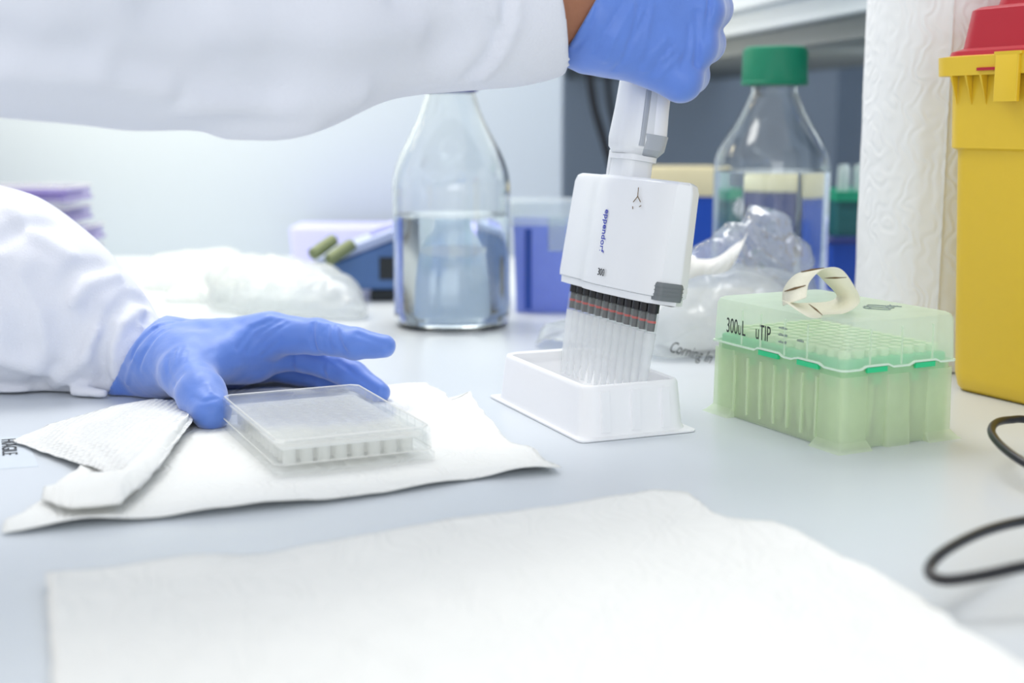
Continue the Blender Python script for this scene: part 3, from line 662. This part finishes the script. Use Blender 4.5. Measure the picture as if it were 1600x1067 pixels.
# violet tub
vb = thing('plastic_tub', 'violet plastic tub with pale lid between half-full bottle and pipette', 'tub', (.058, 1.262, 0), .0)
MB().loft([rr(.108, .080, .006, .0005), rr(.114, .086, .006, .083), rr(.111, .083, .006, .083), rr(.105, .077, .006, .003)], cap0=True).build('body', M['violet'], vb)
MB().loft([rr(.121, .092, .006, .081), rr(.121, .092, .006, .096), rr(.117, .088, .006, .102)], cap0=False).build('lid', M['violetlid'], vb)
MB().box(-.025, -.008, -.0475, -.044, .058, .090).build('clasp', M['violetlid'], vb, bevel=.001)
MB().box(-.046, -.040, -.0445, -.042, .004, .078).build('corner_rib', M['cobalt'], vb)
# boxes under the cupboard
def crate(x, y, wd, dp, h1, h2, m1, m2, name, label, cat, z0=.0005, rot=.0, group=None):
    t = thing(name, label, cat, (x, y, z0), rot, group)
    MB().loft([rr(wd*.96, dp*.96, .004, 0), rr(wd, dp, .004, h1)]).build('body', m1, t)
    MB().loft([rr(wd+.004, dp+.004, .004, h1), rr(wd+.004, dp+.004, .004, h2), rr(wd, dp, .004, h2+.003)]).build('lid', m2, t)
    return t
crate(.176, 1.50, .105, .08, .094, .122, M['cobalt'], M['beige'], 'storage_box', 'blue box with cream lid just right of the pipette head', 'box')
crate(.290, 1.52, .095, .08, .100, .116, M['navy'], M['beige'], 'storage_box', 'navy box with cream lid seen through the green-capped bottle', 'box')
crate(.372, 1.42, .085, .09, .050, .054, M['cobalt'], M['navy'], 'storage_box', 'cobalt blue box between green-capped bottle and towel roll', 'box')
tt = thing('tube_rack', 'dark teal rack with green top standing on the cobalt blue box', 'tube rack', (.372, 1.42, .0578))
MB().loft([rr(.072, .08, .004, 0), rr(.074, .082, .004, .036)]).build('body', M['teal'], tt)
MB().loft([rr(.078, .086, .004, .036), rr(.078, .086, .004, .046)]).build('top_plate', M['greenp'], tt)
vm = MB().lathe([(.006, 0), (.006, .022), (.0045, .027), (.0001, .027)], 16)
for k in range(4):
    if k == 0: v0 = vm.build('vial', M['violetlid']); o = v0
    else: o = v0.copy(); C.objects.link(o)
    o.location = (.345+.0165*k, 1.395, .1040); tag(o, ['leftmost', 'second', 'third', 'rightmost'][k]+' of the pale vials in a row on the green-topped rack', 'vial', 'pale vials in the teal rack')
for k, pts in enumerate((((.10, 1.95, .50), (.105, 1.93, .30), (.112, 1.90, .215), (.125, 1.88, .16), (.150, 1.87, .09), (.20, 1.86, .02), (.30, 1.86, .006)), ((.135, 2.0, .50), (.137, 1.98, .30), (.140, 1.96, .22), (.150, 1.95, .16), (.175, 1.95, .08), (.24, 1.94, .007)))):
    o = MB().tube(spline(pts, 8), .0052 if k == 0 else .004, 12).build('hanging_cable', M['black'])
    tag(o, ['thicker black cable hanging in the dark recess left of the pipette handle', 'thinner black cable hanging nearer the pipette handle'][k], 'cable')

# ------------------------------------------------------------------ paper towel roll
rl = thing('paper_towel_roll', 'tall embossed white paper towel roll standing left of the yellow bin', 'paper towel roll', (.323, .985, 0))
lp = []
nseg = 128
for k in range(40):
    z = .001+.299*k/39; L_ = []
    for j in range(nseg):
        a = 2*PI*j/nseg; r_ = .0655 + .0007*mnoise.noise(Vector((math.cos(a)*3, math.sin(a)*3, z*25)))
        if 0 <= ((j-84) % nseg) < 3: r_ -= .0006
        L_.append((r_*math.cos(a), r_*math.sin(a), z))
    lp.append(L_)
lp += [rr_ for rr_ in [[(.021*math.cos(2*PI*j/nseg), .021*math.sin(2*PI*j/nseg), .300) for j in range(nseg)]]]
MB().loft(lp, cap1=False).build('paper', M['rollp'], rl)
MB().lathe([(.0205, .001), (.0205, .3002), (.019, .3002), (.019, .001)], 48, close=True).build('core', M['card'], rl)
MB().box(-.0004, .0004, -.0667, -.0652, .001, .300, Matrix.Rotation(math.radians(-22), 4, 'Z')).build('sheet_edge', M['rollp'], rl)

# ------------------------------------------------------------------ sharps bin
d2 = Vector((.46, -.887, 0)).normalized()
cn = Vector((.2830, .8700, 0)); n2 = Vector((-d2.y, d2.x, 0))*1     # inward normal points right/back
ctr2 = cn + d2*.095 + n2*.070
sb = thing('sharps_bin', 'yellow sharps bin with stepped red lid at the right edge', 'sharps bin', (ctr2.x, ctr2.y, 0), math.atan2(d2.y, d2.x))
def rb3(g_, z, r=.016): return rr(.184+g_, .134+g_, r, z, 8)
MB().loft([rb3(-.010, .0005, .010), rb3(-.004, .0035, .014), rb3(0, .012), rb3(.008, .155), rb3(.0085, .1570), rb3(.0135, .1585), rb3(.016, .205)]).build('bin_body', M['yellow'], sb, angle=50)
MB().loft([rb3(-.014, .0, .010), rb3(-.014, .0012, .010)]).build('bin_foot', M['slot'], sb)
rmb = MB(); rmb.loft([rb3(.018, .2035), rb3(.028, .2035), rb3(.029, .2150), rb3(.018, .2160)], close=True); rmb.build('rim', M['yellow'], sb, angle=30)
hx, hy = (.184+.016)/2, (.134+.016)/2
gf = [(0, 1, 2, 3), (0, 4, 1), (1, 4, 2), (2, 4, 3), (3, 4, 0)]
g1 = MB().add([(-.0008, -.0008, .2035), (.0008, -.0008, .2035), (.0008, -.0062, .2035), (-.0008, -.0062, .2035), (0, .0005, .185)], gf).build('gusset', M['yellow'], sb, smooth=False)
repeat(g1, [(x, -hy, 0) for x in (-.086, -.074, -.062)])
g2 = MB().add([(.0008, -.0008, .2035), (.0008, .0008, .2035), (-.0062, .0008, .2035), (-.0062, -.0008, .2035), (0, 0, .185)], gf).build('gusset', M['yellow'], sb, smooth=False)
repeat(g2, [(-hx, y, 0) for y in (-.05, -.035, .03)])
c1 = MB().loft([rr(.018, .0035, .001, .187, 3, 0, -.00675), rr(.018, .0035, .001, .2145, 3, 0, -.00675), rr(.021, .0045, .001, .2150, 3, 0, -.006), rr(.021, .0045, .001, .2168, 3, 0, -.006)]).build('clip', M['yellow'], sb)
repeat(c1, [(-.040, -hy, 0), (.030, -hy, 0)])
s1 = MB().box(-.012, .012, -.0075, -.0055, .2060, .2078).build('rim_slot', M['lidred'], sb)
repeat(s1, [(-.052, -hy, 0), (.002, -hy, 0)])
MB().loft([rb3(.020, .2150), rb3(.018, .2185), rb3(.008, .2205), rb3(.002, .2440), rb3(-.004, .2460), rb3(-.020, .2470), rb3(-.026, .2620), rb3(-.04, .2660), rb3(-.07, .2680), rb3(-.078, .285), rb3(-.09, .287)]).build('lid', M['lidred'], sb, angle=40)

# ------------------------------------------------------------------ cord on the right and sticker on the left
pts = [G(1800, 990, .004), G(1700, 900, .008), P(1650, 880, .475), P(1600, 885, .465), P(1540, 898, .460), P(1490, 906, .458), P(1464, 904, .460), P(1452, 894, .465), P(1456, 880, .472), P(1475, 862, .482), P(1510, 842, .497), P(1550, 826, .512), P(1600, 814, .527), P(1680, 802, .54),
       G(1800, 800, .008), G(1860, 760, .004), G(1780, 750, .008), P(1680, 748, .60), P(1620, 732, .615), P(1585, 713, .63), P(1560, 692, .65), P(1549, 674, .67), P(1556, 661, .685), P(1578, 656, .695), P(1615, 658, .70), G(1720, 690, .006), G(1900, 700, .004)]
pts = [Vector(p) for p in pts]
for p in pts: p.z = max(p.z, .0024)
o = MB().tube(spline(pts, 10), .0021, 12).build('power_cord', M['black'])
tag(o, 'looping thin black cord on the bench at the right edge', 'cord')
st = thing('sticker', 'white sticker with black capitals on the bench at the left edge', 'sticker', (0, 0, 0))
a, b, c, e = G(-60, 738), G(60, 729), G(40, 681), G(-70, 688)
mesh('backing', [q+Vector((0, 0, .00025)) for q in (a, b, c, e)], [(0, 1, 2, 3)], M['label'], st, False).modifiers.new('t', 'SOLIDIFY').thickness = .0003
rt_ = (b-c).normalized()
o = lettering('lettering', 'FRAGILE', .011, frame(G(2, 688)+Vector((0, 0, .0006)), G(6, 735)-G(2, 688), (0, 0, 1)), M['blackink'], st, sx=.95)

# ------------------------------------------------------------------ the person: gloves
A = P
def hand_left():
    W = A(214, 566, .860); hw = A(250, 560, .850)
    iM, iP, iD, iT = A(424, 522, .835), A(497, 526, .825), A(556, 537, .815), A(600, 541, .810)
    mM, mP, mD, mT = A(430, 545, .852), A(500, 562, .848), A(552, 587, .836), A(592, 613, .824)
    rM, rP, rD, rT = A(405, 566, .872), A(470, 582, .872), A(510, 592, .862), A(540, 597, .855)
    pM, pP, pD, pT = A(380, 570, .890), A(430, 582, .890), A(462, 590, .886), A(490, 592, .882)
    tC, tM, tI, tT = A(262, 562, .830), A(293, 583, .795), A(315, 617, .768), A(330, 642, .752)
    L = [(W, hw, .0225, .0225), (hw, iM, .0225, .0128), (hw, mM, .0225, .0140), (hw, rM, .0200, .0135), (hw, pM, .0200, .0120),
         (A(250, 590, .870), A(350, 588, .872), .0130, .0130), (hw, tC, .0225, .0200), (tC, tM, .0195, .0150), (tM, A(400, 530, .835), .0120, .0110),
         (A(300, 560, .815), A(390, 560, .845), .016, .016),
         (tM, tI, .0152, .0142, .005), (tI, tT, .0142, .0118, .004),
         (iM, iP, .0132, .0112, .006), (iP, iD, .0112, .0098, .003), (iD, iT, .0098, .0074, .003),
         (mM, mP, .0128, .0104, .005), (mP, mD, .0104, .0092, .003), (mD, mT, .0092, .0072, .003),
         (rM, rP, .0115, .0088, .005), (rP, rD, .0088, .0080, .003), (rD, rT, .0080, .0064, .003),
         (pM, pP, .0105, .0078, .005), (pP, pD, .0078, .0070, .003), (pD, pT, .0070, .0058, .003)]
    cuff = [(A(206, 568, .862), A(222, 566, .860), .0275, .0240, .004)]
    tail = union([(A(206, 608, .846), A(224, 598, .845), .0055, .0090), (A(207, 604, .846), A(216, 575, .846), .0050, .0080)], .006)
    b1 = union(L + cuff, .011)
    def b0(p):
        end = -((p-np3(A(232, 548, .856)))@np3(Vector((1, -.1, -.72)).normalized())) - .0035
        return smin(np.maximum(b1(p), end), tail(p), .004)
    f0 = lambda p: np.maximum(b0(p), .0006-p[..., 2])
    cr = [([(205, 560), (222, 530), (250, 508), (285, 499)], .0016, -.0012), ([(216, 575), (232, 540), (262, 512)], .0015, -.0009), ([(198, 600), (210, 560), (240, 510), (280, 500)], .0014, .0012),
          ([(262, 555), (262, 580), (272, 600)], .0016, -.0013), ([(272, 545), (268, 570), (278, 592)], .0015, -.0010), ([(284, 540), (276, 565), (284, 585)], .0013, -.0008), ([(292, 548), (286, 566)], .0012, -.0007),
          ([(372, 545), (395, 512), (425, 500)], .0016, -.0012), ([(385, 548), (405, 520), (440, 500)], .0015, -.0010), ([(400, 550), (418, 527), (448, 505)], .0013, -.0008), ([(410, 556), (440, 530)], .0012, -.0007),
          ([(489, 505), (489, 528), (493, 545)], .0014, -.0016), ([(497, 503), (496, 525), (499, 546)], .0014, .0010), ([(514, 507), (512, 528), (517, 548)], .0013, -.0011), ([(524, 509), (528, 530), (538, 548)], .0014, -.0013), ([(532, 512), (537, 530), (548, 548)], .0012, .0008),
          ([(505, 515), (506, 540)], .0010, -.0006), ([(560, 522), (580, 530), (600, 538)], .0014, -.0007),
          ([(456, 556), (457, 578)], .0013, -.0015), ([(505, 556), (503, 576), (507, 588)], .0013, -.0012), ([(512, 560), (512, 580)], .0012, .0008), ([(528, 565), (560, 590), (590, 612)], .0014, -.0008),
          ([(300, 620), (318, 628), (338, 622)], .0013, -.0007), ([(325, 600), (330, 612)], .0012, .0008)]
    f = creases(f0, cr, .68, .92, 1.6)
    return sdf_mesh(lambda p: f(p) + .00018*np.sin(p[..., 0]*420+3*np.sin(p[..., 2]*260))*np.sin(p[..., 1]*180), (-.275, .71, -.002), (-.055, .925, .068), .0012)
def hand_right():
    Wr = A(892, 12, .765); he = A(948, 48, .768)
    pM, rM, mM, iM = A(1064, 126, .768), A(1084, 72, .772), A(1092, 18, .775), A(1088, -38, .778)
    L = [(Wr, he, .0245, .0235), (he, pM, .0225, .0115), (he, rM, .021, .0135), (A(940, 10, .768), mM, .022, .0145), (A(935, -20, .77), iM, .020, .0140),
         (A(925, -10, .775), A(960, -70, .790), .019, .0165), (A(960, -70, .790), A(1000, -118, .800), .0150, .0125), (A(1000, -118, .80), A(1040, -130, .815), .0125, .0100)]
    fingers = [(pM, (1080, 118, .797), (1062, 110, .838), (1010, 108, .846), .0108), (rM, (1102, 68, .800), (1085, 58, .845), (1020, 60, .852), .0120), (mM, (1112, 14, .803), (1092, 6, .848), (1020, 8, .855), .0125), (iM, (1108, -44, .806), (1085, -50, .848), (1020, -46, .853), .0118)]
    for a, b, c, e, r in fingers:
        b, c, e = A(*b), A(*c), A(*e); L += [(a, b, r*1.1, r*.98, .004), (b, c, r*.95, r*.85, .003), (c, e, r*.82, r*.66, .003)]
    L += [(A(893, 15, .765), A(905, 20, .765), .0268, .0255, .004), (A(868, 84, .762), A(905, 82, .765), .0045, .0100, .008)]
    b0 = union(L, .009)
    cr = [([(1010, 20), (985, 70), (975, 95)], .0013, -.0007), ([(990, 5), (960, 60), (945, 95)], .0013, .0008), ([(975, 0), (945, 50), (930, 80)], .0012, -.0006), ([(1042, 60), (1020, 85), (1005, 112)], .0012, .0007), ([(1050, 72), (1030, 95), (1018, 118)], .0012, -.0006),
          ([(1060, 88), (1040, 108), (1030, 122)], .0012, .0007), ([(1078, 40), (1075, 80), (1066, 105)], .0014, -.0008), ([(1090, 20), (1091, 60), (1089, 100)], .0016, -.0022), ([(960, 110), (985, 60), (1000, 10)], .0012, -.0006),
          ([(1000, 90), (1012, 50), (1020, 5)], .0012, .0005), ([(935, 10), (920, 50), (898, 78)], .0012, -.0008), ([(1035, 95), (1050, 80)], .0010, .0006), ([(1110, -20), (1107, 30), (1103, 60)], .0015, -.0020)]
    f = creases(b0, cr, .66, .9, 1.7)
    def g(p):                              # glove ends at the wrist: slanted cut, skin goes on inside
        e0 = np3(A(905, 25, .765)); nn = np3(Vector((.86, .05, -.50)).normalized()); cut = -((p-np3(A(914, 22, .765)))@nn)
        return np.maximum(f(p), cut)
    return sdf_mesh(g, (-.0, .715, .165), (.155, .885, .335), .0012)
body_root = thing('person', 'person in a white lab coat and blue gloves dipping a pipette into a reservoir', 'person', (0, 0, 0))
gl = link('glove', hand_left(), M['glove'], body_root, True, 0); gl['label'] = 'blue glove on the hand resting round the well plate'
gr = link('glove', hand_right(), M['glove'], body_root, True, 0); gr['label'] = 'blue glove on the hand gripping the pipette'

# the person: coat sleeves with folds, then coat body, body inside
SHL, SHR = Vector((-.74, .97, .43)), Vector((-.74, .60, .43))
ELL, ELR = Vector((-.50, .925, .115)), Vector((-.44, .53, .250))
sl = [(A(205, 548, .862), A(150, 514, .868), .0265, .0370), (A(150, 514, .868), A(70, 480, .875), .0370, .0525), (A(70, 478, .875), A(0, 452, .885), .0545, .0640), (A(0, 452, .885), ELL, .0640, .066), (ELL, SHL, .066, .085)]
hang = [(A(120, 600, .858), A(180, 606, .852), .009, .007, .008), (A(20, 612, .86), A(100, 606, .862), .010, .008, .008), (A(-60, 622, .85), A(60, 622, .845), .007, .004, .006), (A(120, 612, .84), A(160, 616, .835), .0045, .004, .006)]
bl0 = union(sl + hang, .012)
bl = lambda p: np.maximum(np.maximum(bl0(p), .0008-p[..., 2]), (p-np3(A(232, 548, .856)))@np3(Vector((1, -.1, -.72)).normalized()))
crl = [([(0, 375), (40, 352), (75, 350)], .006, -.004), ([(20, 330), (60, 370), (110, 400)], .005, .003), ([(95, 450), (120, 420), (160, 415), (205, 430)], .005, -.004), ([(110, 475), (135, 445), (180, 430)], .004, .0035),
       ([(165, 590), (160, 540), (175, 500), (205, 465), (230, 470)], .0045, -.0045), ([(175, 590), (175, 545), (190, 505), (225, 480)], .004, .003), ([(60, 600), (100, 560), (125, 520), (140, 490)], .006, -.003), ([(85, 600), (130, 560), (150, 520)], .004, .0035),
       ([(0, 440), (30, 480), (40, 540)], .009, -.005), ([(60, 440), (90, 480), (100, 540)], .009, -.005), ([(195, 590), (200, 550), (222, 510), (250, 495)], .003, .002), ([(0, 560), (50, 575), (90, 590)], .006, .003), ([(220, 470), (235, 490), (215, 520)], .003, -.002)]
fl_ = creases(bl, crl, .70, .99, 1.7)
mL = sdf_mesh(fl_, (-.60, .78, -.002), (-.225, 1.03, .22), .0024)
sr = [(A(850, 2, .765), A(780, -2, .755), .0395, .0415), (A(780, -4, .755), A(640, -10, .735), .0415, .0455), (A(640, -10, .735), A(430, 18, .69), .0455, .0560), (A(430, 18, .69), A(200, -20, .645), .0560, .0585), (A(200, -20, .645), A(0, -62, .60), .0600, .0600), (A(0, -62, .60), ELR, .0600, .066), (ELR, SHR, .066, .088)]
br0 = union(sr, .03)
cu_n = Vector((1, .1, .22)).normalized()
def br(p):
    d_ = br0(p); cut = (p-np3(A(868, 40, .765)))@np3(cu_n) - .0005
    d_ = np.maximum(d_, cut)
    hollow = sd_cap(p, A(800, 5, .757), A(930, 5, .768), .0335, .0345); return np.maximum(d_, -hollow)
crr = [([(720, -5), (745, 20), (775, 52)], .004, -.005), ([(735, -5), (765, 25), (782, 45)], .005, .003), ([(795, 0), (790, 40), (765, 90), (735, 122)], .004, -.0035), ([(805, 0), (800, 45), (778, 92), (750, 122)], .004, .003),
       ([(0, 75), (60, 95), (130, 88)], .012, -.006), ([(0, 110), (130, 115), (260, 140)], .008, .004), ([(200, 110), (330, 125), (420, 150)], .010, -.005), ([(300, 165), (420, 165), (560, 150)], .008, .004), ([(350, 40), (500, 60), (650, 50)], .016, .005), ([(420, 90), (560, 100), (690, 80)], .014, -.004),
       ([(250, 20), (300, 60), (340, 100)], .012, -.005), ([(620, -5), (680, 30), (700, 70)], .010, -.004), ([(360, 205), (430, 205), (480, 195)], .010, .004), ([(565, 170), (600, 165)], .006, -.002)]
fr_ = creases(br, crr, .45, .86, 1.3)
mR = sdf_mesh(fr_, (-.52, .43, .13), (.045, .85, .36), .0028)
torso = [((-.80, .785, .36), (-.82, .785, .05), .13, .13), ((-.80, .69, .36), (-.80, .88, .36), .11, .11), ((-.82, .73, .0), (-.82, .84, .0), .12, .12), ((-.82, .73, -.05), (-.82, .84, -.45), .125, .13), (ELL, SHL, .064, .08), (ELR, SHR, .064, .08), ((-.80, .785, .40), (-.79, .785, .48), .06, .055)]
tf = union([tuple([Vector(q[0]), Vector(q[1])]+list(q[2:])) for q in torso], .05)
def tfz(p): return np.maximum(tf(p) + .006*np.sin(p[..., 1]*45+2*np.sin(p[..., 2]*7))*np.clip(.3-p[..., 2], 0, 1), -.48-p[..., 2])
mT = sdf_mesh(tfz, (-1.02, .40, -.50), (-.36, 1.16, .56), .009)
bm = bmesh.new()
for q in (mL, mR, mT): bm.from_mesh(q)
mc = bpy.data.meshes.new('lab_coat'); bm.to_mesh(mc); bm.free()
coat = link('lab_coat', mc, M['coat'], body_root, True, 0)
# body: one continuous surface from the feet to the head and out along both arms
hd_c = Vector((-.765, .785, .640))
bp_ = [((-.80, .785, .42), (-.80, .785, -.02), .095, .11), ((-.80, .68, .42), (-.80, .89, .42), .06, .06), ((-.80, .785, .45), (-.775, .785, .56), .05, .048), (hd_c+Vector((-.02, 0, .03)), hd_c+Vector((.02, 0, -.01)), .088, .078), (hd_c+Vector((.02, 0, -.03)), hd_c+Vector((.045, 0, -.07)), .058, .040),
       (hd_c+Vector((.085, 0, .0)), hd_c+Vector((.112, 0, -.03)), .010, .014, .012), (hd_c+Vector((.08, -.018, -.062)), hd_c+Vector((.08, .018, -.062)), .010, .010, .008), (hd_c+Vector((0, -.078, -.02)), hd_c+Vector((-.01, -.086, .02)), .012, .014, .008), (hd_c+Vector((0, .078, -.02)), hd_c+Vector((-.01, .086, .02)), .012, .014, .008),
       ((-.80, .73, -.02), (-.79, .72, -.45), .085, .058), ((-.79, .72, -.45), (-.81, .72, -.84), .056, .038), ((-.80, .84, -.02), (-.79, .85, -.45), .085, .058), ((-.79, .85, -.45), (-.81, .85, -.84), .056, .038), ((-.82, .72, -.87), (-.66, .70, -.875), .030, .024), ((-.82, .85, -.87), (-.66, .87, -.875), .030, .024),
       (SHL, ELL, .05, .042), (ELL, A(60, 485, .875), .042, .034), (A(60, 485, .875), A(215, 560, .858), .034, .0205), (SHR, ELR, .05, .044), (ELR, A(200, -20, .645), .044, .042), (A(200, -20, .645), A(640, 5, .735), .042, .032), (A(640, 5, .735), A(895, 12, .765), .032, .0245)]
bf = union([tuple([Vector(q[0]), Vector(q[1])]+list(q[2:])) for q in bp_], .02)
bo = link('body', sdf_mesh(lambda p: np.maximum(bf(p), -.899-p[..., 2]), (-.98, .48, -.91), (.075, .98, .78), .0065), M['skin'], body_root, True, 0)
hr = union([(hd_c+Vector((-.035, 0, .045)), hd_c+Vector((-.005, 0, .05)), .088, .078), (hd_c+Vector((-.06, -.03, -.01)), hd_c+Vector((-.06, .03, -.01)), .062, .062)], .03)
link('hair', sdf_mesh(hr, (-.96, .66, .54), (-.65, .92, .80), .006), M['hair'], body_root, True, 0)
tr_ = union([tuple([Vector(q[0]), Vector(q[1])]+[x+.009 for x in q[2:4]]) for q in bp_[9:13]], .02)
link('trousers', sdf_mesh(lambda p: np.maximum(tr_(p), -.87-p[..., 2]), (-.93, .60, -.89), (-.68, .98, .10), .008), M['trousers'], body_root, True, 0)
ey = MB()
for sy in (-1, 1): ey.lathe([(.0001, -.011), (.008, -.008), (.011, 0), (.008, .008), (.0001, .011)], 16, Matrix.Translation(hd_c+Vector((.078, sy*.032, .008))))
ey.build('eyes', M['white'], body_root)
